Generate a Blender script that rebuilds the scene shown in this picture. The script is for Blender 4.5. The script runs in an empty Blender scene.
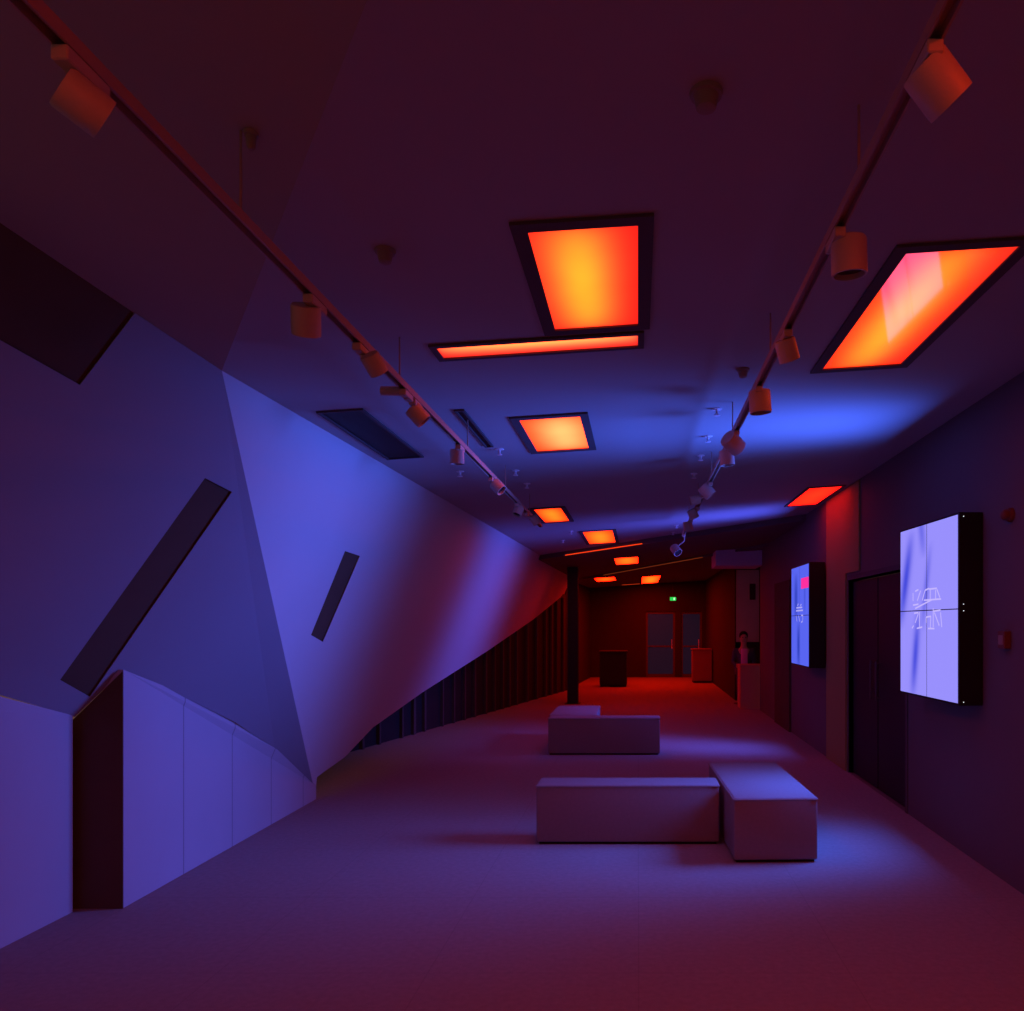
import bpy, bmesh, math, random
from mathutils import Vector, Matrix, geometry
random.seed(7)
SC = bpy.context.scene
C = SC.collection
F, CX, CY, H = 760.0, 638.0, 625.0, 1.65      # focal length in px, vanishing point, eye height

def at(x, y, D):
    """The point of the place seen at (x, y) at depth D."""
    return Vector(((x-CX)/F*D, D, H-(y-CY)/F*D))

def on_plane(x, y, a, b, c):
    """The point of the plane X = a + b*Y + c*Z seen at (x, y)."""
    rx, rz = (x-CX)/F, -(y-CY)/F
    D = (a+c*H)/(rx-b-c*rz)
    return Vector((rx*D, D, H+rz*D))

# ------------------------------------------------------------------ materials
def nt_new(name):
    m = bpy.data.materials.new(name); m.use_nodes = True
    nt = m.node_tree; nt.nodes.clear()
    out = nt.nodes.new('ShaderNodeOutputMaterial')
    return m, nt, out

def mth(nt, op, a, b=None, clamp=False):
    n = nt.nodes.new('ShaderNodeMath'); n.operation = op; n.use_clamp = clamp
    for i, v in enumerate((a, b)):
        if v is None: continue
        if isinstance(v, (int, float)): n.inputs[i].default_value = v
        else: nt.links.new(v, n.inputs[i])
    return n.outputs[0]

def surf(name, col, rough=0.7, noise=0.12, scale=6.0, bump=0.0, bscale=200.0, metal=0.0, spec=0.3):
    m, nt, out = nt_new(name)
    p = nt.nodes.new('ShaderNodeBsdfPrincipled')
    p.inputs['Roughness'].default_value = rough
    p.inputs['Metallic'].default_value = metal
    p.inputs['Specular IOR Level'].default_value = spec
    tc = nt.nodes.new('ShaderNodeTexCoord')
    nz = nt.nodes.new('ShaderNodeTexNoise'); nz.inputs['Scale'].default_value = scale; nz.inputs['Detail'].default_value = 4
    nt.links.new(tc.outputs['Object'], nz.inputs['Vector'])
    mx = nt.nodes.new('ShaderNodeMix'); mx.data_type = 'RGBA'
    mx.inputs[6].default_value = (*[c*(1-noise) for c in col], 1)
    mx.inputs[7].default_value = (*[min(1, c*(1+noise)) for c in col], 1)
    nt.links.new(nz.outputs['Fac'], mx.inputs[0])
    nt.links.new(mx.outputs[2], p.inputs['Base Color'])
    if bump:
        n2 = nt.nodes.new('ShaderNodeTexNoise'); n2.inputs['Scale'].default_value = bscale
        nt.links.new(tc.outputs['Object'], n2.inputs['Vector'])
        b = nt.nodes.new('ShaderNodeBump'); b.inputs['Strength'].default_value = bump; b.inputs['Distance'].default_value = 0.01
        nt.links.new(n2.outputs['Fac'], b.inputs['Height']); nt.links.new(b.outputs['Normal'], p.inputs['Normal'])
    nt.links.new(p.outputs[0], out.inputs[0])
    m['p'] = p.name
    return m

def seamed(m, axis, pitch, offset, width, dark=0.55, axis2=None, pitch2=1.0):
    """Darken thin joints at a pitch along one object axis (or two)."""
    nt = m.node_tree; p = nt.nodes[m['p']]
    src = p.inputs['Base Color'].links[0].from_socket
    tc = nt.nodes.new('ShaderNodeTexCoord'); sp = nt.nodes.new('ShaderNodeSeparateXYZ')
    nt.links.new(tc.outputs['Object'], sp.inputs[0])
    def line(ax, pt, of):
        q = mth(nt, 'FRACT', mth(nt, 'ABSOLUTE', mth(nt, 'DIVIDE', mth(nt, 'SUBTRACT', sp.outputs[ax], of-50*pt), pt)))
        return mth(nt, 'LESS_THAN', q, width/pt)
    f = line(axis, pitch, offset)
    if axis2 is not None: f = mth(nt, 'MAXIMUM', f, line(axis2, pitch2, 0.0))
    mx = nt.nodes.new('ShaderNodeMix'); mx.data_type = 'RGBA'; mx.blend_type = 'MULTIPLY'
    nt.links.new(f, mx.inputs[0]); nt.links.new(src, mx.inputs[6]); mx.inputs[7].default_value = (dark, dark, dark, 1)
    nt.links.new(mx.outputs[2], p.inputs['Base Color'])
    return m

M = {}
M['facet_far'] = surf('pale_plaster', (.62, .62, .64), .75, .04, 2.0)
M['facet_near'] = surf('shaded_plaster', (.31, .31, .35), .8, .05, 2.0)  # darker than the far facet: its shade is put into the colour
M['lower'] = seamed(surf('panelled_plaster', (.46, .46, .52), .75, .10, 1.3), 1, .625, 5.03, .012, .6)
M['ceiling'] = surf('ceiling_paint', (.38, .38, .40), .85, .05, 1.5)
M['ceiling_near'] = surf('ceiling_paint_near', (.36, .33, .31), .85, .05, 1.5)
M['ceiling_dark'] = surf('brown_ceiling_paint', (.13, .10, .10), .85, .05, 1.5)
M['floor'] = seamed(surf('grey_carpet', (.31, .28, .27), .95, .18, 30.0, .5, 400), 1, 1.0, .6, .006, .88, 0, 1.0)
M['right'] = surf('right_wall_paint', (.15, .12, .12), .8, .06, 2.0)
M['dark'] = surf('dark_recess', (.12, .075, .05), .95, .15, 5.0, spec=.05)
M['black'] = surf('black_housing', (.012, .012, .014), .55, .1, 20)
M['frame'] = surf('dark_frame', (.10, .08, .085), .8, .1, 20)
M['slat'] = surf('dark_timber_slats', (.03, .024, .024), .85, .2, 3)
M['slat_light'] = surf('timber_rib', (.09, .065, .06), .8, .2, 3)
M['brown'] = surf('brown_wall', (.034, .024, .020), .85, .15, 2)
M['column'] = surf('black_steel', (.012, .012, .012), .45, .1, 8)
M['fabric'] = surf('grey_felt_upholstery', (.28, .22, .22), .95, .10, 40, .4, 500)
M['plinth'] = surf('black_plinth', (.01, .01, .01), .8, .1, 8)
M['track'] = surf('white_track', (.38, .28, .25), .5, .05, 20)
M['spot'] = surf('white_spot_enamel', (.45, .40, .37), .45, .05, 20)
M['lens'] = surf('dark_lens', (.02, .02, .025), .2, .1, 20, spec=.6)
M['white'] = surf('white_plastic', (.75, .75, .78), .4, .03, 20)
M['sensor'] = surf('dull_plastic', (.30, .24, .20), .6, .05, 20)
M['glass'] = surf('night_glow_glass', (.02, .03, .06), .5, .2, 1.5, spec=.1)
_p = M['glass'].node_tree.nodes[M['glass']['p']]; _p.inputs['Emission Color'].default_value = (.25,.36,1,1); _p.inputs['Emission Strength'].default_value = .011  # night glow from outside put into the pane as faint emission
M['door'] = surf('black_door', (.018, .016, .02), .6, .1, 5)
M['green'] = surf('dark_green_laminate', (.02, .028, .02), .6, .1, 5)
M['desk'] = surf('red_brown_laminate', (.60, .26, .18), .6, .08, 5)
M['banner'] = surf('pale_grey_panel', (.42, .40, .38), .7, .2, 3)
M['soffit'] = surf('screen_lit_soffit', (.62, .58, .75), .7, .05, 3)  # screen light on the block put into a paler lilac colour
M['alarm'] = surf('red_plastic', (.16, .06, .045), .6, .05, 10)
M['skin'] = surf('skin', (.50, .30, .24), .55, .06, 20)
M['hair'] = surf('black_hair', (.012, .010, .010), .6, .2, 60)
M['jacket'] = surf('dark_blue_jacket', (.07, .06, .13), .8, .1, 40)
M['shirt'] = surf('magenta_shirt', (.85, .28, .75), .8, .05, 40)

def emit(name, col, s):
    m, nt, out = nt_new(name)
    e = nt.nodes.new('ShaderNodeEmission'); e.inputs[0].default_value = (*col, 1); e.inputs[1].default_value = s
    nt.links.new(e.outputs[0], out.inputs[0]); return m
M['led'] = emit('white_led', (.9, .95, 1), 1.2)
M['glyph'] = emit('white_glyph', (.56, .47, 1.0), 1.0)
M['glyph_dim'] = emit('blue_glyph', (.45, .42, 1.0), .9)
M['pink'] = emit('pink_block', (1.0, .03, .35), 1.0)
M['exit'] = emit('green_exit', (.03, .75, .10), .9)
M['exitw'] = emit('white_exit', (.55, 1.0, .60), 1.2)

def film(name, centre, width, lo, hi, col=(1, .085, .008), axis=0, gloss=0.0, edge=None):
    """Back-lit orange film, brighter along a soft band; it reflects like acrylic when gloss is set."""
    m, nt, out = nt_new(name)
    tc = nt.nodes.new('ShaderNodeTexCoord'); sp = nt.nodes.new('ShaderNodeSeparateXYZ')
    nt.links.new(tc.outputs['Generated'], sp.inputs[0])
    d = mth(nt, 'DIVIDE', mth(nt, 'SUBTRACT', sp.outputs[axis], centre), width)
    g = mth(nt, 'POWER', 2.718, mth(nt, 'MULTIPLY', mth(nt, 'MULTIPLY', d, d), -1.0))
    # the far edges of the film fall off as well
    v = sp.outputs[1-axis]
    ev = mth(nt, 'MULTIPLY', mth(nt, 'MULTIPLY', v, mth(nt, 'SUBTRACT', 1.0, v)), 4.0)
    ev = mth(nt, 'POWER', mth(nt, 'MAXIMUM', ev, .002), .28)
    nz = nt.nodes.new('ShaderNodeTexNoise'); nz.inputs['Scale'].default_value = 3.0
    nt.links.new(tc.outputs['Object'], nz.inputs['Vector'])
    s = mth(nt, 'ADD', lo, mth(nt, 'MULTIPLY', mth(nt, 'MULTIPLY', g, ev), hi-lo))
    s = mth(nt, 'MULTIPLY', s, mth(nt, 'ADD', .85, mth(nt, 'MULTIPLY', nz.outputs['Fac'], .3)))
    e = nt.nodes.new('ShaderNodeEmission'); nt.links.new(s, e.inputs[1])
    mx = nt.nodes.new('ShaderNodeMix'); mx.data_type = 'RGBA'
    nt.links.new(mth(nt, 'MULTIPLY', g, ev, clamp=True), mx.inputs[0])
    mx.inputs[6].default_value = (*(edge or (col[0], col[1]*.25, col[2])), 1); mx.inputs[7].default_value = (*col, 1)
    nt.links.new(mx.outputs[2], e.inputs[0])
    res = e.outputs[0]
    if gloss:
        gl = nt.nodes.new('ShaderNodeBsdfGlossy'); gl.inputs['Roughness'].default_value = .06
        gl.inputs['Color'].default_value = (gloss, gloss, gloss, 1)
        ad = nt.nodes.new('ShaderNodeAddShader'); nt.links.new(res, ad.inputs[0]); nt.links.new(gl.outputs[0], ad.inputs[1]); res = ad.outputs[0]
    nt.links.new(res, out.inputs[0])
    return m

def screen_mat(name, base, fold, streaks, s):
    """Lilac video image with soft dark folds; u runs along the wall away from the room's near end (local y), v is height."""
    m, nt, out = nt_new(name)
    tc = nt.nodes.new('ShaderNodeTexCoord'); sp = nt.nodes.new('ShaderNodeSeparateXYZ')
    nt.links.new(tc.outputs['Object'], sp.inputs[0])
    u = mth(nt, 'DIVIDE', sp.outputs[1], SCR_L); v = mth(nt, 'DIVIDE', sp.outputs[2], SCR_H)
    tot = None
    for (u0, k, w, v0, v1, amt) in streaks:          # centre line u = u0 + k*v
        d = mth(nt, 'DIVIDE', mth(nt, 'SUBTRACT', u, mth(nt, 'ADD', u0, mth(nt, 'MULTIPLY', v, k))), w)
        g = mth(nt, 'POWER', 2.718, mth(nt, 'MULTIPLY', mth(nt, 'MULTIPLY', d, d), -1.0))
        vm, vh = (v0+v1)/2, (v1-v0)/2
        e = mth(nt, 'DIVIDE', mth(nt, 'SUBTRACT', v, vm), vh)
        e = mth(nt, 'SUBTRACT', 1.0, mth(nt, 'MULTIPLY', e, e), clamp=True)
        t = mth(nt, 'MULTIPLY', mth(nt, 'MULTIPLY', g, e), amt)
        tot = t if tot is None else mth(nt, 'MAXIMUM', tot, t)
    mx = nt.nodes.new('ShaderNodeMix'); mx.data_type = 'RGBA'
    nt.links.new(tot, mx.inputs[0]); mx.inputs[6].default_value = (*base, 1); mx.inputs[7].default_value = (*fold, 1)
    e = nt.nodes.new('ShaderNodeEmission'); nt.links.new(mx.outputs[2], e.inputs[0]); e.inputs[1].default_value = s
    nt.links.new(e.outputs[0], out.inputs[0])
    return m

# ------------------------------------------------------------------ mesh helpers
def box(bm, x0, x1, y0, y1, z0, z1, mat=None):
    vs = [bm.verts.new(p) for p in ((x0,y0,z0),(x1,y0,z0),(x1,y1,z0),(x0,y1,z0),(x0,y0,z1),(x1,y0,z1),(x1,y1,z1),(x0,y1,z1))]
    if mat: 
        for v in vs: v.co = mat @ v.co
    for f in ((3,2,1,0),(4,5,6,7),(0,1,5,4),(1,2,6,5),(2,3,7,6),(3,0,4,7)): bm.faces.new([vs[i] for i in f])
    return bm

def nbox(*a, **k): return box(bmesh.new(), *a, **k)

def bev(bm, w, seg=2):
    bmesh.ops.bevel(bm, geom=list(bm.edges), offset=w, segments=seg, affect='EDGES', profile=.5); return bm

def lathe(bm, prof, seg=24, mat=Matrix()):
    """prof: (radius, height) pairs along local z."""
    rings = []
    for r, z in prof:
        rings.append([bm.verts.new(mat @ Vector((r*math.cos(2*math.pi*i/seg), r*math.sin(2*math.pi*i/seg), z))) for i in range(seg)])
    for a, b in zip(rings, rings[1:]):
        for i in range(seg): bm.faces.new((a[i], a[(i+1)%seg], b[(i+1)%seg], b[i]))
    bm.faces.new(rings[0][::-1]); bm.faces.new(rings[-1])
    return bm

def rod(bm, p0, p1, r, seg=10):
    p0, p1 = Vector(p0), Vector(p1); d = p1-p0
    mt = Matrix.Translation(p0) @ d.to_track_quat('Z', 'Y').to_matrix().to_4x4()
    return lathe(bm, [(r, 0), (r, d.length)], seg, mt)

def obj(name, bm, mat, parent=None, smooth=False):
    bmesh.ops.recalc_face_normals(bm, faces=bm.faces)
    me = bpy.data.meshes.new(name); bm.to_mesh(me); bm.free()
    if mat: me.materials.append(mat)
    o = bpy.data.objects.new(name, me); C.objects.link(o)
    if parent: o.parent = parent
    if smooth:
        for p in me.polygons: p.use_smooth = True
        md = o.modifiers.new('edges', 'EDGE_SPLIT'); md.split_angle = math.radians(40)
    return o

def tag(o, label, cat, group=None):
    o['label'] = label; o['category'] = cat
    if group: o['group'] = group
    return o

def thing(name, label, cat, loc=(0,0,0), rot=(0,0,0), group=None):
    o = bpy.data.objects.new(name, None); C.objects.link(o); o.empty_display_size = .1
    o.location = loc; o.rotation_euler = rot
    return tag(o, label, cat, group)

def struct(name, bm, m, label=None):
    o = obj(name, bm, m); o['kind'] = 'structure'
    if label: o['label'] = label
    return o

def flat(pts, holes=(), back=None):
    """A flat panel with holes; back = vector by which the panel is thick."""
    bm = bmesh.new()
    loops = [list(map(Vector, pts))]+[list(map(Vector, h)) for h in holes]
    tri = geometry.tessellate_polygon(loops)
    allp = [p for l in loops for p in l]
    vs = [bm.verts.new(p) for p in allp]
    for t in tri:
        try: bm.faces.new([vs[i] for i in t])
        except ValueError: pass
    if back is not None:
        vb = [bm.verts.new(p+Vector(back)) for p in allp]
        for t in tri:
            try: bm.faces.new([vb[i] for i in t])
            except ValueError: pass
        k = 0
        for l in loops:
            n = len(l)
            for i in range(n): bm.faces.new((vs[k+i], vs[k+(i+1)%n], vb[k+(i+1)%n], vb[k+i]))
            k += n
    return bm

# ------------------------------------------------------------------ the shell
XR = 2.36
TILT = .065
def zc(X, h=1.4): return H+h+TILT*X
Y0 = -2.5
struct('floor', flat([(-4.6,Y0,0),(3.5,Y0,0),(3.5,24.3,0),(-4.6,24.3,0)], back=(0,0,-.1)), M['floor'])

# left wall: two large leaning facets meeting in a slanted crease
PB = (-3.303, .0262, .389)        # far bright facet
PA = (-5.56, .33, .77)            # near dim facet
def B(x, y): return on_plane(x, y, *PB)
def A(x, y): return on_plane(x, y, *PA)
def nrm(P): return Vector((1, -P[1], -P[2])).normalized()
nA, nB = nrm(PA), nrm(PB)
P1 = Vector((-2.07, 3.78, 2.915)); P3 = Vector((-3.10, 7.3, .02))
def ceil_on_B(Y, h=1.4):
    Z = (H+h+TILT*(PB[0]+PB[1]*Y))/(1-TILT*PB[2]); return Vector((PB[0]+PB[1]*Y+PB[2]*Z, Y, Z+.01))
slotB = [B(345,551), B(360,556), B(323,642), B(311,635)]
ptsB = [P1, ceil_on_B(7), ceil_on_B(11.4), ceil_on_B(15), ceil_on_B(19.7), B(567,592), B(534,619), B(487.5,651), B(423,692), B(373,727.5), B(345,757), B(317,777), P3]
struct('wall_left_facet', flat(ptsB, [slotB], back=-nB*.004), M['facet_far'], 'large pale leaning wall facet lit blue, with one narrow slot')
slotA = [A(205,478), A(232,492), A(90,697), A(60,680)]
ptsA = [P1, A(135,313), A(80,385), A(0,340), A(-160,250), A(-160,660), A(0,695), A(75,717), A(124,670), A(173,692), A(235,722), A(275,750), P3]
struct('wall_left_near_facet', flat(ptsA, [slotA], back=-nA*.004), M['facet_near'], 'dim violet leaning wall facet with shade in its colour and a long diagonal slot')
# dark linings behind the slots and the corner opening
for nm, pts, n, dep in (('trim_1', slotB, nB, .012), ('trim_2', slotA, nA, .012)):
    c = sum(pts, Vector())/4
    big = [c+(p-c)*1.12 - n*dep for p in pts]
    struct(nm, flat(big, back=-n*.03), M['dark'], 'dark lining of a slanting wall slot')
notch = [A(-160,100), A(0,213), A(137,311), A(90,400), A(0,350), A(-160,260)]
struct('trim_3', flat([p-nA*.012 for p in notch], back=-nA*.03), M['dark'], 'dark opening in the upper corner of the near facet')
# vertical wall below the near facet, in two planes with a dark upright slot between
struct('wall_left', flat([(-3.0,4.43,0),(-3.0,4.43,1.39),(-3.0,4.9,1.235),(-3.0,5.66,.95),(-3.0,6.35,.60),(-3.05,7.2,.13),(-3.05,7.2,0)], back=(-.12,0,0)), M['lower'], 'low plaster wall with upright joints below the facet')
struct('wall_left_near', flat([(-3.25,Y0,0),(-3.25,Y0,2.2),(-3.29,2.3,1.95),(-3.26,3.9,1.28),(-3.25,4.37,1.13),(-3.25,4.37,0)], back=(-.12,0,0)), M['lower'], 'low plaster wall left of the upright slot')
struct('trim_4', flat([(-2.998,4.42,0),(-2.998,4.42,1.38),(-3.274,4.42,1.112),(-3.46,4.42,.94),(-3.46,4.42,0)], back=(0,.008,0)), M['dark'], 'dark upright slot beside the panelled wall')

# slatted dark wall set back under the far facet
sl0, sl1 = Vector((-4.25, 7.4, 0)), Vector((-1.80, 19.2, 0))
d = (sl1-sl0); L = d.length; rz = math.atan2(d.y, d.x)
mt = Matrix.Translation(sl0) @ Matrix.Rotation(rz, 4, 'Z')
struct('wall_left_slatted', nbox(0, L, 0, .06, 0, 2.42, mat=mt), M['slat'], 'dark slatted wall under the leaning facet')
bm = bmesh.new()
x = .25
while x < L-.2:
    top = min(2.42, .35+x*.17)
    w = random.uniform(.035, .07)
    box(bm, x, x+w, -.05, .01, 0, top, mat=mt); x += random.choice((.34, .42, .5, .62))
struct('trim_5', bm, M['slat_light'], 'upright ribs of the slatted wall')
struct('wall_left_far', flat([(-1.80,19.15,0),(-1.50,24,0),(-1.50,24,2.95),(-1.80,19.15,2.9)], back=(-.1,0,0)), M['brown'])

# ceiling: rising near piece, main plane, two slightly lower planes beyond skewed steps
def y1(X): return 13.6-.799*(X+1.35)
def y2(X): return 18.8-1.56*(X+.94)
def crease(Y): return -2.07+.6966*(3.78-Y)
def zn(X, Y): return 2.915-.139*(X+2.07)-.142*(Y-3.78)
def ring(pts, zf): return [(x, y, zf(x, y)) for x, y in pts]
z1 = lambda x, y: zc(x)
z2 = lambda x, y: zc(x, 1.32)
z3 = lambda x, y: zc(x, 1.27)
up = (0, 0, .08)
struct('ceiling', flat(ring([(crease(Y0),Y0),(2.5,Y0),(2.5,y1(2.5)),(-2.15,y1(-2.15)),(-2.15,3.78),(-2.07,3.78)], z1), back=up), M['ceiling'])
struct('ceiling_near', flat(ring([(crease(Y0),Y0),(-2.07,3.78),(-2.35,4.0),(-3.5,3.9),(-3.5,Y0)], zn), back=up), M['ceiling_near'])
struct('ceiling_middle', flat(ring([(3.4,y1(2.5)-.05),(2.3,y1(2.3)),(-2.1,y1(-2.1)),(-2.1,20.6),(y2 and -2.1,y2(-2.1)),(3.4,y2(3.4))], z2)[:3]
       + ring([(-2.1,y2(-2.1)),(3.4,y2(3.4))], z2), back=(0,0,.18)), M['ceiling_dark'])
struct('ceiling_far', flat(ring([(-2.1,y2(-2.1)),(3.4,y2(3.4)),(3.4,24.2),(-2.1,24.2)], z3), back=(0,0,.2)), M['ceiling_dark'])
struct('trim_6', nbox(1.48, XR, 14.45, 15.3, 2.78, 3.15), M['soffit'], 'soffit block with screen light in its pale colour, hanging at the end of the right wall')

# right wall with a doorway
DY0, DY1, DZ = 6.69, 8.5, 2.15
wall = flat([(XR,Y0,0),(XR,14.7,0),(XR,14.7,3.22),(XR,Y0,3.22)], [[(XR,DY0,0.001),(XR,DY1,0.001),(XR,DY1,DZ),(XR,DY0,DZ)]], back=(.14,0,0))
struct('wall_right', wall, M['right'])
door = bpy.data.objects.new('door_1', None); C.objects.link(door); door['kind'] = 'structure'; door['label'] = 'black double door in the right wall between the two screens'
door.location = (XR+.02, DY0, 0)
W = DY1-DY0
for k in range(2):
    lf = obj('door_leaf', bev(nbox(.02, .065, .02+k*W/2, W/2-.008+k*W/2 if k == 0 else W-.02, .01, DZ-.02), .004, 1), M['door'], door)
    yy = W/2-.09 if k == 0 else W/2+.09
    bm = rod(bmesh.new(), (-.03, yy, .9), (-.03, yy, 1.3), .011); rod(bm, (-.03,yy,.93),(.03,yy,.93),.008); rod(bm, (-.03,yy,1.27),(.03,yy,1.27),.008)
    obj('handle', bm, M['frame'], lf, True)
bm = nbox(-.03, .1, -.05, .0, 0, DZ+.05); box(bm, -.03, .1, W, W+.05, 0, DZ+.05); box(bm, -.03, .1, 0, W, DZ, DZ+.05)
obj('door_frame', bm, M['frame'], door)
# dark recess, and orange panel light painted as a warm patch on the right wall
struct('trim_8', box(nbox(XR-.02, XR-.001, 8.58, 9.45, 0, 3.19), XR-.02, XR-.001, 8.06, 8.58, 2.23, 3.19), surf('painted_warm_light', (.32,.28,.10), .8, .06, 2.0), 'patch of warm light painted on the wall between the black door and the far screen')
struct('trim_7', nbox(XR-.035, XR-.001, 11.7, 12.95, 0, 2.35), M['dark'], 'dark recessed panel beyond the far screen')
struct('wall_nook', flat([(2.13,16.6,0),(3.45,16.6,0),(3.45,16.6,3.2),(2.13,16.6,3.2)], back=(0,.1,0)), M['brown'])
struct('wall_nook_side', flat([(3.4,14.3,0),(3.4,16.7,0),(3.4,16.7,3.3),(3.4,14.3,3.3)], back=(.1,0,0)), M['brown'])
struct('wall_right_far', flat([(2.13,16.6,0),(2.13,24,0),(2.13,24,3.2),(2.13,16.6,3.2)], back=(.1,0,0)), M['brown'])
struct('wall_back', flat([(-1.7,24,0),(2.3,24,0),(2.3,24,3.2),(-1.7,24,3.2)],
       [[(.25,24,0.001),(1.17,24,0.001),(1.17,24,2.08),(.25,24,2.08)], [(1.36,24,0.001),(2.02,24,0.001),(2.02,24,2.08),(1.36,24,2.08)]], back=(0,.15,0)), M['brown'])
for i, (x0, x1) in enumerate(((.25,1.17),(1.36,2.02))):
    dr = bpy.data.objects.new('door_%d' % (i+2), None); C.objects.link(dr); dr['kind'] = 'structure'
    dr['label'] = ('wide', 'narrow')[i]+' dim glazed door in the end wall'
    dr.location = (x0, 24.05, 0); w = x1-x0
    bm = nbox(0,.06,0,.05,0,2.08); box(bm, w-.06, w, 0, .05, 0, 2.08); box(bm, .06, w-.06, 0, .05, 2.0, 2.08); box(bm, .06, w-.06, 0, .05, 0, .1); box(bm, .06, w-.06, 0, .05, .95, 1.0)
    obj('door_frame', bm, M['frame'], dr)
    obj('pane', nbox(.06, w-.06, .02, .03, .1, 2.0), M['glass'], dr)
    obj('handle', rod(bmesh.new(), (w-.1,-.03,.9), (w-.1,-.03,1.2), .012), M['white'], dr, True)
# column
bm = nbox(-.11,.11,-.11,-.085,.012,2.86); box(bm,-.11,.11,.085,.11,.012,2.86); box(bm,-.02,.02,-.085,.085,.012,2.86)
co = struct('column', bm, M['column'], 'slim black steel column standing in the hall'); co.location = (-1.37,16,0)
b2 = obj('base_plate', nbox(-.16,.16,-.16,.16,0,.012), M['column'], co)

# ------------------------------------------------------------------ skylights
def skylight(name, label, cx, cy, w, l, zf, mat, frame=.055, group='ceiling light panels', lit=True, thick=.012):
    hw, hl = w/2, l/2
    slope = TILT if zf is not zn else -.139
    roty = -math.atan(slope)
    t = thing(name, label, 'ceiling light' if lit else 'ceiling panel', (cx, cy, zf(cx, cy)-.001), (0, roty, 0), group)
    bm = bmesh.new(); f = frame
    box(bm,-hw-f,hw+f,-hl-f,-hl,-thick,0); box(bm,-hw-f,hw+f,hl,hl+f,-thick,0); box(bm,-hw-f,-hw,-hl,hl,-thick,0); box(bm,hw,hw+f,-hl,hl,-thick,0)
    obj('frame', bm, M['frame'], t)
    bm = bmesh.new(); vs = [bm.verts.new(p) for p in ((-hw,-hl,-.004),(hw,-hl,-.004),(hw,hl,-.004),(-hw,hl,-.004))]; bm.faces.new(vs)
    obj('diffuser' if lit else 'panel', bm, mat, t)
    return t
def rect(x0, x1, y0, y1): return ((x0+x1)/2, (y0+y1)/2, x1-x0, y1-y0)
def sky(name, label, r, zf, mat, **k):
    cx, cy, w, l = rect(*r); return skylight(name, label, cx, cy, w, l, zf, mat, **k)
G = 'ceiling light panels'
sky('ceiling_light', 'large glowing orange ceiling panel between the tracks, nearest of the middle row', (-.385,0,2.64,3.52), z1, film('film_near', .42, .36, .85, 5, col=(1,.098,.006), edge=(1,.015,.012)))
sky('ceiling_light', 'narrow glowing orange ceiling strip just behind the large middle panel', (-.97,0,3.645,3.79), z1, film('film_strip', .12, .6, .6, 6, axis=1, col=(1,.09,.02)), frame=.03)
sky('ceiling_light', 'glowing orange ceiling panel on the right with pink reflections, beside the right track', (1.05,1.50,2.98,4.34), z1, film('film_right', .45, .36, .9, 5, col=(1,.088,.006), edge=(1,.02,.008), gloss=.27))
sky('ceiling_light', 'pale orange ceiling panel, second of the middle row, beside the left track', (-.78,-.38,4.97,5.88), z1, film('film_second', .62, .55, 1.0, 7, col=(1,.088,.027), edge=(1,.03,.006)))
sky('ceiling_light', 'orange ceiling panel partly behind the far end of the left track', (-1.19,-.88,8.65,9.75), z1, film('film_third', .5, .5, 1.5, 6, col=(1,.05,.003)))
sky('ceiling_light', 'orange ceiling panel just in front of the thin glowing ceiling step', (-.80,-.37,10.95,12.6), z1, film('film_fourth', .5, .5, 1.5, 6, col=(1,.05,.003)))
sky('ceiling_light', 'small orange ceiling panel between the two ceiling steps', (-.46,0,14.6,16.2), z2, film('film_fifth', .5, .5, 6, 14, col=(1,.017,.001)))
sky('ceiling_light', 'small orange ceiling panel far away, left of the last one', (-1.12,-.60,19.3,20.9), z3, film('film_sixth', .5, .5, 9, 20, col=(1,.008,.0004)))
sky('ceiling_light', 'last small orange ceiling panel before the end wall', (.11,.60,20.0,23.3), z3, film('film_seventh', .5, .5, 9, 22, col=(1,.013,.0006)))
sky('ceiling_light', 'red ceiling panel above the orange lit stretch of the right wall', (1.90,2.27,8.42,9.7), z1, film('film_red', .5, .6, 3.2, 4.5, col=(1,.010,.003)), frame=.03)
sky('ceiling_panel', 'unlit dark ceiling panel beside the leaning wall', (-1.90,-1.66,4.55,5.80), z1, M['black'], lit=False, frame=.02, group=None)
sky('ceiling_slot', 'narrow dark ceiling slot right of the left track', (-1.12,-1.085,4.69,5.62), z1, M['black'], lit=False, frame=.015, group=None)
def strip(label, xa, xb, yf, zfun, s_, col, h=.016):  # added glow standing for step faces lit by the ceiling panels
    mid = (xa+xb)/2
    t = thing('step_glow', label, 'step glow', (mid, yf(mid), 0), (0,0,0), 'glowing ceiling edges')
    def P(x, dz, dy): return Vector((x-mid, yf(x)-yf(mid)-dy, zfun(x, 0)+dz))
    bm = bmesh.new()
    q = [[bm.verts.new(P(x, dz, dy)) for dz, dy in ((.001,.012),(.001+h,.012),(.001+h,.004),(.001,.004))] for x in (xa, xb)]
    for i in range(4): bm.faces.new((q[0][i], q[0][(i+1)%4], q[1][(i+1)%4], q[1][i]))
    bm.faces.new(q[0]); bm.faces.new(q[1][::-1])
    obj('glow_bar', bm, emit('step_face_glow', col, s_), t)
    for x in (xa-.02, xb+.005):
        bm = bmesh.new(); v = [P(x, -.002, .014), P(x+.015, -.002, .014), P(x+.015, .02, .014), P(x, .02, .014)]
        bm.faces.new([bm.verts.new(p) for p in v])
        obj('end_cap', bm, M['frame'], t)
strip('thin bright orange glow added for the lit face of the first ceiling step', -1.30, .07, y1, z2, 1.1, (1,.05,.006))
strip('thin dull brown-orange glow added for the lit face of the second ceiling step', -.85, 1.30, y2, z3, .16, (1,.14,.03))
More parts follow.
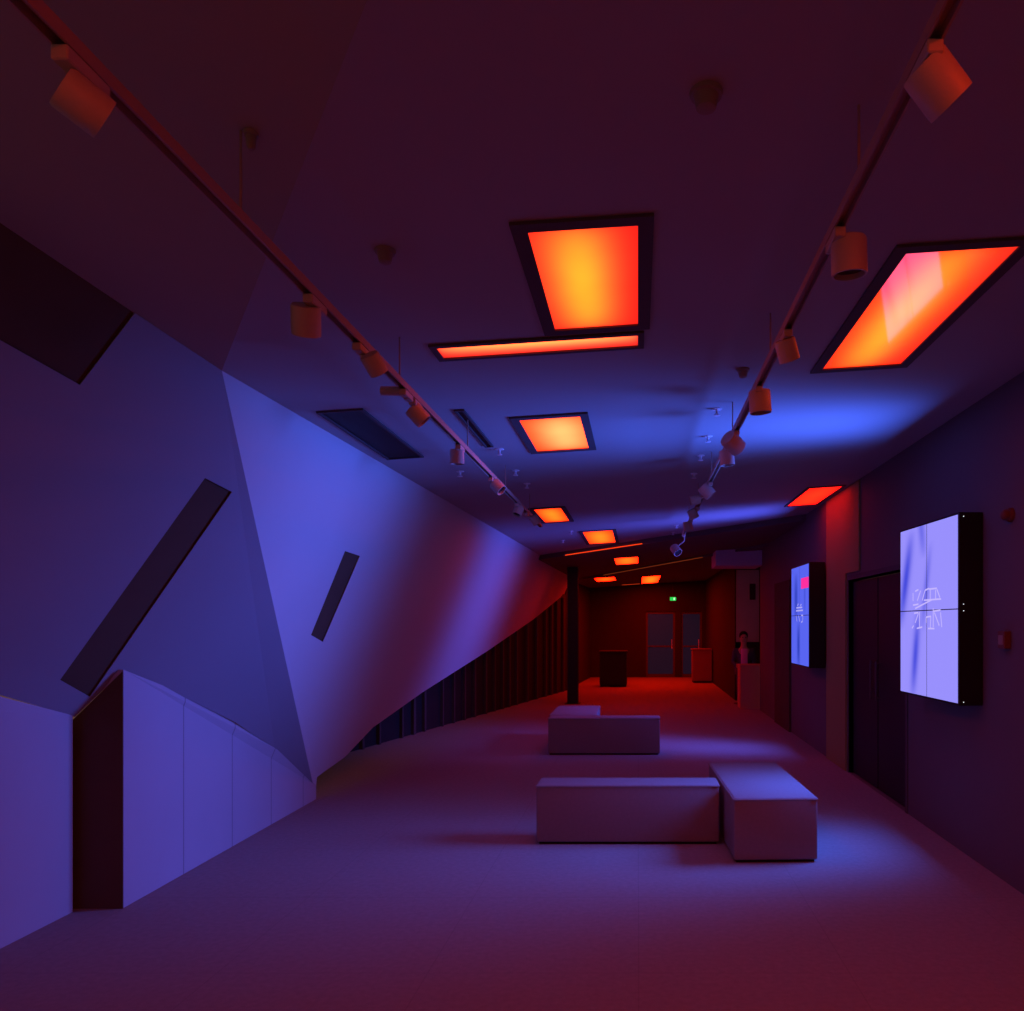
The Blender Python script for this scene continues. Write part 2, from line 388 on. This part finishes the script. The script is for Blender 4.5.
sky('ceiling_light', 'short thin red glow added for the lit edge left of the last small panel', (-.50,.08,23.2,23.5), z3, emit('red_edge_glow', (1,.06,.01), .9), frame=.01)  # added glow for a lit edge, not a lamp of its own
# unseen panels over the viewer; the middle one is added to redden the near floor
sky('ceiling_light', 'glowing ceiling panel of the right row above the near end of the hall', (1.05,1.50,-.2,1.1), z1, film('film_behind', .5, .45, 5, 21, col=(1,.04,.004)))
sky('ceiling_light', 'unseen middle row ceiling panel added to redden the near end of the hall', (-.39,.0,-.9,.4), z1, film('film_fill_behind', .5, .45, 5, 21, col=(1,.04,.004)))

# ------------------------------------------------------------------ video walls
SCR_L, SCR_H = 1.01, 1.30
sm1 = screen_mat('lilac_video', (.32,.28,.98), (.06,.07,.72), [(1.16,-.39,.075,.38,1.0,1.0), (.70,-.30,.045,.36,.90,.6), (.755,-.21,.06,-.04,.52,.95), (.35,.25,.06,.80,1.15,.6)], 1.0)
sm2 = screen_mat('blue_video', (.10,.13,.88), (.02,.04,.45), [(.72,.0,.10,.42,.95,.8), (.58,.0,.07,-.05,.45,.9), (.22,.0,.05,.5,.9,.4)], 1.0)
def strokes(bm, lst, t=.012, x=-.004):
    for (u0, v0, u1, v1) in lst:       # u measured from the far (left) edge, v from the bottom, as fractions
        a = Vector((x, (1-u0)*SCR_L, v0*SCR_H)); b = Vector((x, (1-u1)*SCR_L, v1*SCR_H))
        dd = b-a; n = Vector((0, -dd.z, dd.y)).normalized()*t/2
        vs = [bm.verts.new(p) for p in (a+n, b+n, b-n, a-n)]; bm.faces.new(vs)
    return bm
def video_wall(label, loc, rz, mat, th):
    t = thing('video_wall', label, 'screen', loc, (0,0,rz), 'wall mounted video walls')
    obj('housing', bev(nbox(.002, th, -.012, SCR_L+.012, -.012, SCR_H+.012), .004, 1), M['black'], t)
    g = .0035
    for i in range(2):
        for j in range(2):
            y0, y1_ = i*SCR_L/2+g, (i+1)*SCR_L/2-g; za, zb = j*SCR_H/2+g, (j+1)*SCR_H/2-g
            bm = bmesh.new(); bm.faces.new([bm.verts.new(p) for p in ((0,y0,za),(0,y0,zb),(0,y1_,zb),(0,y1_,za))])
            obj('display_panel', bm, mat, t)
    return t
v1_ = video_wall('large near video wall on the right wall, lilac picture with faint white glyphs', (2.19,5.2,1.11), math.radians(2.6), sm1, .17)
S = [(.30,.505,.60,.56),(.34,.56,.40,.63),(.30,.63,.36,.64),(.46,.56,.75,.56),(.57,.56,.57,.63),(.43,.56,.48,.63),(.48,.63,.55,.64),(.55,.635,.68,.635),(.68,.63,.73,.57),(.26,.53,.36,.535),
     (.28,.47,.36,.475),(.36,.47,.30,.40),(.38,.48,.38,.37),(.33,.36,.43,.37),(.24,.36,.27,.38),(.50,.44,.58,.445),(.50,.44,.50,.40),(.58,.445,.57,.36),(.53,.36,.64,.36),(.62,.50,.62,.37),(.62,.48,.74,.485),(.64,.47,.72,.38),(.74,.47,.76,.37),(.66,.56,.66,.625),(.26,.56,.26,.62)]
S = [(a_, .51+(b_-.5)*.82, c_, .51+(d_-.5)*.82) for a_, b_, c_, d_ in S]
obj('glyph', strokes(bmesh.new(), S), M['glyph'], v1_)
for (y, z) in ((-.013,SCR_H-.02),(-.013,.68),(-.013,.635),(-.013,.01)):
    obj('indicator_light', nbox(.030,.035,y-.002,y+.001,z,z+.005), M['led'], v1_)
v2_ = video_wall('smaller looking far video wall on the right wall, blue picture with a pink block', (2.135,9.5,1.125), math.radians(.7), sm2, .2)
S2 = [(.30,.55,.70,.55),(.32,.58,.66,.58),(.30,.50,.36,.44),(.45,.50,.52,.44),(.60,.50,.70,.50),(.70,.50,.68,.43),(.60,.43,.66,.44),(.38,.60,.44,.62),(.55,.60,.62,.61)]
obj('glyph', strokes(bmesh.new(), S2, .02), M['glyph_dim'], v2_)
obj('pink_block', nbox(-.006,-.003,-.004,.40*SCR_L,.765*SCR_H,.87*SCR_H), M['pink'], v2_)

# ------------------------------------------------------------------ the screens' throw of light (wide up and down, narrow along the hall)
def throw(name, loc, axis_deg, col, power, lo, hi):
    ld = bpy.data.lights.new(name, 'AREA'); ld.shape = 'RECTANGLE'; ld.size = SCR_L*.9; ld.size_y = SCR_H*.95; ld.energy = power; ld.color = (1,1,1)
    o = bpy.data.objects.new(name, ld); C.objects.link(o)
    o.matrix_world = Matrix.Translation(loc) @ Matrix(((0,0,1,0),(1,0,0,0),(0,1,0,0),(0,0,0,1)))   # -Z looks to -X
    ld.use_nodes = True; nt = ld.node_tree; nt.nodes.clear()
    out = nt.nodes.new('ShaderNodeOutputLight'); e = nt.nodes.new('ShaderNodeEmission'); e.inputs[0].default_value = (*col, 1)
    ge = nt.nodes.new('ShaderNodeNewGeometry'); dp = nt.nodes.new('ShaderNodeVectorMath'); dp.operation = 'DOT_PRODUCT'
    nt.links.new(ge.outputs['Incoming'], dp.inputs[0])
    a = math.radians(axis_deg); dp.inputs[1].default_value = (math.sin(a), math.cos(a), 0)
    s = mth(nt, 'ABSOLUTE', dp.outputs['Value'])
    mr = nt.nodes.new('ShaderNodeMapRange'); mr.interpolation_type = 'SMOOTHSTEP'
    nt.links.new(s, mr.inputs['Value']); mr.inputs['From Min'].default_value = lo; mr.inputs['From Max'].default_value = hi
    mr.inputs['To Min'].default_value = 1; mr.inputs['To Max'].default_value = 0
    nt.links.new(mr.outputs[0], e.inputs[1]); nt.links.new(e.outputs[0], out.inputs[0])
    return o
throw('near_screen_light', (2.12,5.72,1.76), -7, (.045,.128,.95), 195, .0, .54)
throw('far_screen_light', (2.09,10.0,1.77), 14, (.07,.10,.95), 140, .03, .48)

# ------------------------------------------------------------------ benches
def bench(label, cx, y0, w, dpt, h, rz=0):
    t = thing('bench', label, 'bench', (cx, y0, 0), (0,0,rz), 'grey block benches')
    obj('plinth', nbox(-w/2+.02, w/2-.02, .02, dpt-.02, 0, .018), M['plinth'], t)
    obj('seat_block', bev(nbox(-w/2, w/2, 0, dpt, .018, h), .012, 3), M['fabric'], t, True)
    bm = bmesh.new()
    r = .006
    zz = h-.012; ps = [(-w/2-.001,-.001,zz),(w/2+.001,-.001,zz),(w/2+.001,dpt+.001,zz),(-w/2-.001,dpt+.001,zz)]
    for i in range(4): rod(bm, ps[i], ps[(i+1)%4], r, 6)
    obj('piping', bm, M['fabric'], t, True)
    return t
bench('long low grey block bench, left one of the near pair, seen broadside', -.077, 5.71, 1.375, .275, .45)
bench('grey block bench of the near pair, end towards the viewer, right of the long one', .957, 5.273, .585, 1.38, .45, math.radians(1.9))
bench('grey block bench of the far pair, seen broadside, front one', -.432, 9.65, 1.42, .28, .47)
bench('grey block bench behind the left end of the far broadside bench', -.86, 9.96, .61, 1.2, .47)

# ------------------------------------------------------------------ tracks and spotlights
XL_, XR_ = -1.098, .61
def track(label, X, ya, yb, zt):
    t = thing('lighting_track', label, 'track', (X, ya, zt), (0,0,0), 'ceiling lighting tracks')
    L = yb-ya
    bm = nbox(-.018,.018,0,L,0,.008); box(bm,-.018,-.012,0,L,-.022,0); box(bm,.012,.018,0,L,-.022,0)
    obj('rail', bm, M['track'], t)
    obj('end_cap', nbox(-.02,.02,L,L+.02,-.024,.01), M['track'], t)
    y = .5
    while y < L:
        Y = ya+y; top = zn(X, Y) if X < crease(Y) else zc(X)
        if Y > y1(X)-.05: break
        obj('hanger', rod(bmesh.new(), (0,y,.008), (0,y,top-zt-.003), .004, 6), M['track'], t); y += 1.4
    return t
ZL, ZR = H+1.125, H+1.225
track('white lighting track along the left, running past the leaning wall', XL_, .2, 8.55, ZL)
track('white lighting track along the right, above the screens side', XR_, .2, 10.25, ZR)
def spot(label, x, y, zt, Xt, aim, size=.115, drop=.088, D=None, length=None):
    """A drum spotlight whose middle stands at drop below the rail, aimed along aim."""
    if D is None: D = (zt-.0-drop-H)*F/(CY-y)
    size *= .87; c = at(x, y, D); aim = Vector(aim).normalized(); r = size/2; l = (length or size)/2
    t = thing('track_spotlight', label, 'spotlight', (Xt, D, zt-.022), (0,0,0), 'track spotlights')
    o = Vector((Xt, D, zt-.022)); lc = c-o
    obj('adapter', bev(nbox(-.017,.017,-.06,.06,-.03,.0), .003, 1), M['spot'], t)
    back = lc - aim*l*.55
    bm = rod(bmesh.new(), (0,0,-.028), (0, 0, min(-.034, back.z*.5)), .008, 10); rod(bm, (0,0,min(-.034, back.z*.5)), back, .009, 10)
    obj('arm', bm, M['spot'], t, True)
    mt = Matrix.Translation(lc) @ aim.to_track_quat('Z','Y').to_matrix().to_4x4()
    bm = lathe(bmesh.new(), [(r*.93,-l),(r,-l+.006),(r,l-.012),(r*.99,l),(r*.88,l),(r*.86,l-.02),(.001,l-.021)], 28, mt)
    hd = obj('lamp_head', bm, M['spot'], t, True)
    obj('lens', lathe(bmesh.new(), [(r*.84,l-.020),(r*.84,l-.017),(.002,l-.015)], 24, mt), M['lens'], hd, True)
    return t
spot('spotlight on the left track, big and nearest the viewer, aimed right', 83,103,ZL,XL_,(.72,.85,-.46), .098, .095, None, .08)
spot('spotlight on the left track, second from the viewer, brown drum aimed down', 306,320,ZL,XL_,(-.2,.5,-.85), .11)
spot('spotlight on the left track, third from the viewer, half hidden by the rail', 374,364,ZL,XL_,(.3,.6,-.7), .09)
spot('spotlight on the left track, lying level and pointing left', 395,391,ZL,XL_,(-1,.05,.02), .05, .085, 3.6, .13)
spot('spotlight on the left track, diamond shaped drum just after the level one', 418,415,ZL,XL_,(.65,.2,-.72), .10)
spot('spotlight on the left track, square drum hanging straight down', 457,457,ZL,XL_,(.02,.05,-1), .10)
spot('spotlight on the left track, pink lit drum', 498,487,ZL,XL_,(.7,-.2,-.65), .10)
spot('spotlight on the left track, pale blue drum near the far end', 518,511,ZL,XL_,(-.2,-.3,-.7), .10)
spot('spotlight on the left track, last one in front of an orange panel', 535,520,ZL,XL_,(.5,.3,-.8), .10)
spot('spotlight on the right track, big and nearest the viewer, top lit red', 937,84,ZR,XR_,(1,.3,-.97), .115, .075)
spot('spotlight on the right track, second from the viewer, drum aimed down', 849,257,ZR,XR_,(.05,.1,-1), .125)
spot('spotlight on the right track, third from the viewer, dark tilted drum', 787,350,ZR,XR_,(.35,.4,-.9), .10)
spot('spotlight on the right track, orange drum before the bright ceiling band', 760,402,ZR,XR_,(.08,.05,-1), .128)
spot('spotlight on the right track, first of two orange drums over the bright ceiling band', 733,443,ZR,XR_,(.7,.55,-.5), .13)
spot('spotlight on the right track, second of two orange drums, lower', 727,458,ZR,XR_,(.1,.0,-1), .115)
spot('spotlight on the right track, pale lilac drum after the orange ones', 707,491,ZR,XR_,(.65,-.05,-.75), .125)
spot('spotlight on the right track, small blue drum beyond the lilac one', 695,500,ZR,XR_,(-.9,-.1,-.2), .10)
spot('spotlight on the right track, blue drum over the second blue ceiling band', 693,514,ZR,XR_,(.4,.2,-.8), .11)
spot('spotlight on the right track, shadowed drum near the far end', 688,526,ZR,XR_,(.2,.1,-1), .12)
spot('spotlight on the right track, last one, lilac and hanging low', 676,550,ZR,XR_,(.4,-.5,-.6), .14, .2, 10.05)

# ------------------------------------------------------------------ small things on the ceiling
def sprinkler(label, x, y, mat, drop=.03, X=None):
    rx, rz = (x-CX)/F, -(y-CY)/F
    D = (1.4-drop*.5)/(rz-TILT*rx); X = rx*D
    t = thing('sprinkler', label, 'sprinkler', (X, D, zc(X)), (0,0,0), 'ceiling sprinklers')
    obj('escutcheon', lathe(bmesh.new(), [(.032,-.006),(.034,-.003),(.034,0)], 16), mat, t, True)
    obj('pipe', rod(bmesh.new(), (0,0,-.004), (0,0,-drop), .010, 10), mat, t, True)
    obj('deflector', lathe(bmesh.new(), [(.006,-drop-.018),(.022,-drop-.016),(.022,-drop-.013),(.008,-drop)], 14), mat, t, True)
    return t
for x, y, lab in ((460,473,'white sprinkler under the square drum of the left track'), (499.5,451,'white sprinkler in front of the second middle panel'),
                  (515.5,472,'white sprinkler below the corner of the second middle panel'), (527,485,'white sprinkler right of the pink lit spotlight'),
                  (571,532,'tiny white sprinkler right of the partly hidden orange panel'), (563,541,'tiny white sprinkler at the left end of the ceiling step'),
                  (717,411,'sprinkler in the bright ceiling band, nearest of the right row'), (708,438,'white sprinkler in the bright ceiling band, second of the right row'),
                  (700.6,457,'white sprinkler at the far edge of the bright ceiling band'), (694,475,'dim sprinkler just beyond the bright ceiling band'),
                  (676.5,526,'tiny white sprinkler in the second ceiling band'), (673,533,'tiny white sprinkler at the far edge of the second ceiling band')):
    sprinkler(lab, x, y, M['white'], .03)
def detector(label, x, y, r=.05, mat='sensor'):
    rx, rz = (x-CX)/F, -(y-CY)/F
    D = 1.4/(rz-TILT*rx); X = rx*D
    z = zc(X)
    if X < crease(D):
        D = (2.915+.139*-2.07+.142*3.78-H)/(rz+.139*rx+.142); X = rx*D; z = zn(X, D)
    t = thing('smoke_detector', label, 'detector', (X, D, z), (0,0,0), 'round ceiling detectors')
    obj('base', lathe(bmesh.new(), [(r,-.012),(r*1.05,-.006),(r*1.05,0)], 24), M[mat], t, True)
    obj('dome', lathe(bmesh.new(), [(r*.35,-.05),(r*.62,-.044),(r*.72,-.028),(r*.8,-.012)], 24), M[mat], t, True)
detector('dim round detector on the ceiling at the top, left of the near right spotlight', 706, 92, .042)
detector('small detector on the ceiling between the left track and the large panel', 251, 132, .018)
detector('small dark detector just left of the right track', 743, 369, .035)
detector('dim detector on the ceiling left of the large middle panel', 385, 250, .035)

# ------------------------------------------------------------------ right wall fittings
t = thing('alarm_sounder', 'small dim red alarm sounder high on the right wall at the picture edge', 'alarm', (XR, 4.80, 2.345), (0,-math.pi/2,0))
obj('base', lathe(bmesh.new(), [(.045,0),(.045,.02),(.04,.026)], 20), M['alarm'], t, True)
obj('dome', lathe(bmesh.new(), [(.034,.024),(.034,.05),(.022,.065),(.002,.07)], 20), M['alarm'], t, True)
t = thing('call_point', 'small dim red call point on the right wall beside the near screen', 'alarm', (XR, 4.85, 1.555))
obj('box', bev(nbox(-.045,0,-.045,.045,-.055,.055), .005, 2), M['alarm'], t)
obj('plate', nbox(-.048,-.045,-.03,.03,-.03,.03), M['sensor'], t)

# ------------------------------------------------------------------ far end of the hall
t = thing('exit_sign', 'small green glowing exit sign above the end doors', 'sign', (1.06, 23.0, 2.44))
obj('case', nbox(-.10,.10,.0,.04,-.06,.06), M['black'], t)
obj('face', nbox(-.092,.092,-.004,0,-.052,.052), M['exit'], t)
bm = bmesh.new()
box(bm,.015,.055,-.008,-.004,-.035,.035)
obj('pictogram', bm, M['exitw'], t)
obj('hanger', rod(bmesh.new(), (0,.02,.06), (0,.02, z3(1.06,23)-2.44), .008), M['black'], t)
t = thing('counter', 'dark green counter standing left before the end doors', 'counter', (-.66, 20.2, 0))
obj('body', nbox(-.36,.36,.02,.6,.06,.92), M['green'], t); obj('worktop', bev(nbox(-.38,.38,0,.62,.92,.96), .006, 1), M['green'], t); obj('plinth', nbox(-.34,.34,.05,.58,0,.06), M['plinth'], t)
M['counter'] = surf('brown_laminate', (.26, .13, .10), .6, .08, 5)
t = thing('counter', 'red-brown counter standing right before the end doors', 'counter', (1.82, 21.6, 0))
obj('body', nbox(-.26,.28,.02,.6,.06,.93), M['counter'], t); obj('worktop', bev(nbox(-.28,.29,0,.62,.93,.97), .006, 1), M['counter'], t); obj('plinth', nbox(-.24,.26,.05,.58,0,.06), M['plinth'], t)
t = thing('reception_desk', 'red lit desk at the right end of the hall, person sitting behind it', 'desk', (2.42, 15.0, 0))
obj('front_panel', nbox(-.40,.55,0,.04,0,.83), M['desk'], t)
for sx in (-.40,.51): obj('side_panel', nbox(sx,sx+.04,.04,.42,0,.83), M['desk'], t)
obj('desktop', bev(nbox(-.42,.57,-.02,.45,.83,.865), .005, 1), M['desk'], t)
t = thing('wall_panel', 'pale grey upright panel on the wall behind the seated person', 'panel', (2.39, 16.58, 0))
obj('board', bev(nbox(-.25,.25,-.03,0,1.28,2.85), .004, 1), M['banner'], t)
obj('dark_patch', nbox(.04,.17,-.034,-.03,2.2,2.55), M['brown'], t)

# the person: seated on a stool behind the desk, facing the hall
def skinned(name, nodes, edges, mat, parent, root=0, sub=2):
    me = bpy.data.meshes.new(name); me.from_pydata([n[0] for n in nodes], edges, []); me.materials.append(mat)
    o = bpy.data.objects.new(name, me); C.objects.link(o); o.parent = parent
    o.modifiers.new('skin', 'SKIN'); sv = me.skin_vertices[0].data
    for i, n in enumerate(nodes):
        r = n[1]; sv[i].radius = r if isinstance(r, tuple) else (r, r)
        sv[i].use_root = (i == root)
    s = o.modifiers.new('smooth', 'SUBSURF'); s.levels = s.render_levels = sub
    return o
SX, SY, SH = 2.21, 15.92, .62
person = thing('person', 'person with dark hair, dark jacket and magenta shirt sitting behind the desk', 'person', (SX, SY, 0))
N, E = [], []
def add(p, r, link=None):
    N.append((p, r)); i = len(N)-1
    if link is not None: E.append((link, i))
    return i
pel = add((0,0,SH+.10), (.15,.11)); wa = add((0,.0,SH+.28), (.13,.10), pel); ch = add((0,0,SH+.46), (.13,.085), wa); nk = add((0,-.02,SH+.60), .058, ch)
hb = add((0,-.03,SH+.68), (.065,.075), nk); hm = add((0,-.035,SH+.77), (.075,.092), hb); ht = add((0,-.03,SH+.85), (.06,.07), hm)
add((0,-.13,SH+.74), .012, hm)
for s in (-1,1):
    add((s*.083,-.02,SH+.75), .012, hm)
    sh = add((s*.165,0,SH+.49), .045, ch); el = add((s*.22,-.03,SH+.24), .042, sh); wr = add((s*.14,-.24,SH+.16), .028, el); pm = add((s*.11,-.31,SH+.16), .030, wr)
    for k, (dx, ln) in enumerate(((-.024,.060),(-.008,.072),(.008,.068),(.024,.052))):
        a = add((s*.11+dx,-.35,SH+.16), .009, pm); b = add((s*.11+dx,-.35-ln*.55,SH+.155), .008, a); add((s*.11+dx,-.35-ln*.85,SH+.135), .007, b)
    a = add((s*.11-s*.035,-.31,SH+.17), .010, pm); add((s*.11-s*.05,-.345,SH+.165), .008, a)
    hp = add((s*.10,-.03,SH+.08), .085, pel); kn = add((s*.13,-.30,SH+.06), .062, hp); an = add((s*.13,-.28,.09), .042, kn); add((s*.13,-.38,.04), (.035,.03), an)
skinned('body', N, E, M['skin'], person)
J, EJ = [], []
N, E = J, EJ
a = add((0,0,SH+.08), (.165,.125)); b = add((0,0,SH+.28), (.150,.115), a); c = add((0,-.01,SH+.47), (.19,.135), b)
for s in (-1,1):
    sh = add((s*.18,0,SH+.50), .068, c); el = add((s*.225,-.03,SH+.24), .055, sh); add((s*.155,-.20,SH+.17), .042, el)
skinned('jacket', J, EJ, M['jacket'], person)
obj('shirt', bev(nbox(-.07,.07,-.150,-.10,SH+.10,SH+.54), .02, 2), M['shirt'], person, True)
bm = bmesh.new(); bmesh.ops.create_uvsphere(bm, u_segments=20, v_segments=12, radius=1, matrix=Matrix.Translation((0,-.005,SH+.81)) @ Matrix.Diagonal((.095,.105,.095,1)))
bmesh.ops.delete(bm, geom=[v for v in bm.verts if v.co.y < -.075 and v.co.z < SH+.85 or v.co.z < SH+.72], context='VERTS')
obj('hair', bm, M['hair'], person, True)
for s in (-1,1):
    bm = bmesh.new(); bmesh.ops.create_uvsphere(bm, u_segments=10, v_segments=6, radius=.011, matrix=Matrix.Translation((s*.032,-.118,SH+.775)))
    obj('eye', bm, M['hair'], person, True)
obj('mouth', nbox(-.024,.024,-.118,-.105,SH+.692,SH+.699), M['alarm'], person)
K, EK = [], []
N, E = K, EK
a = add((0,0,SH+.09), (.16,.12))
for s in (-1,1):
    hp = add((s*.10,-.04,SH+.08), .098, a); kn = add((s*.13,-.30,SH+.06), .075, hp); add((s*.13,-.28,.14), .055, kn)
skinned('trousers', K, EK, M['jacket'], person)
t = thing('stool', 'dark round stool under the seated person behind the desk', 'stool', (SX, SY+.02, 0))
obj('seat', lathe(bmesh.new(), [(.17,SH-.06),(.185,SH-.04),(.185,SH-.015),(.17,SH)], 24), M['plinth'], t, True)
obj('pole', rod(bmesh.new(), (0,0,.02), (0,0,SH-.05), .025, 12), M['frame'], t, True)
obj('base', lathe(bmesh.new(), [(.2,0),(.2,.012),(.03,.03)], 24), M['frame'], t, True)

# ------------------------------------------------------------------ world and camera
w = bpy.data.worlds.new('ambient_fill'); SC.world = w; w.use_nodes = True
bg = w.node_tree.nodes['Background']; bg.inputs[0].default_value = (.10,.047,.042,1); bg.inputs[1].default_value = 1.0  # faint maroon ambient added as fill, entering at the open near end
cam = bpy.data.cameras.new('camera'); co = bpy.data.objects.new('camera', cam); C.objects.link(co)
co.location = (0,0,H); co.rotation_euler = (math.pi/2,0,0)
cam.sensor_fit = 'HORIZONTAL'; cam.sensor_width = 36; cam.lens = 36*F/1024
cam.shift_x = (512-CX)/1024; cam.shift_y = (CY-505.5)/1024
cam.clip_start = .05; cam.clip_end = 200
SC.camera = co
SC.view_settings.view_transform = 'Standard'; SC.view_settings.look = 'None'; SC.view_settings.exposure = 0; SC.view_settings.gamma = 1
SC.cycles.use_denoising = True
SC.cycles.max_bounces = 8; SC.cycles.diffuse_bounces = 5
SC.cycles.sample_clamp_indirect = 3.0
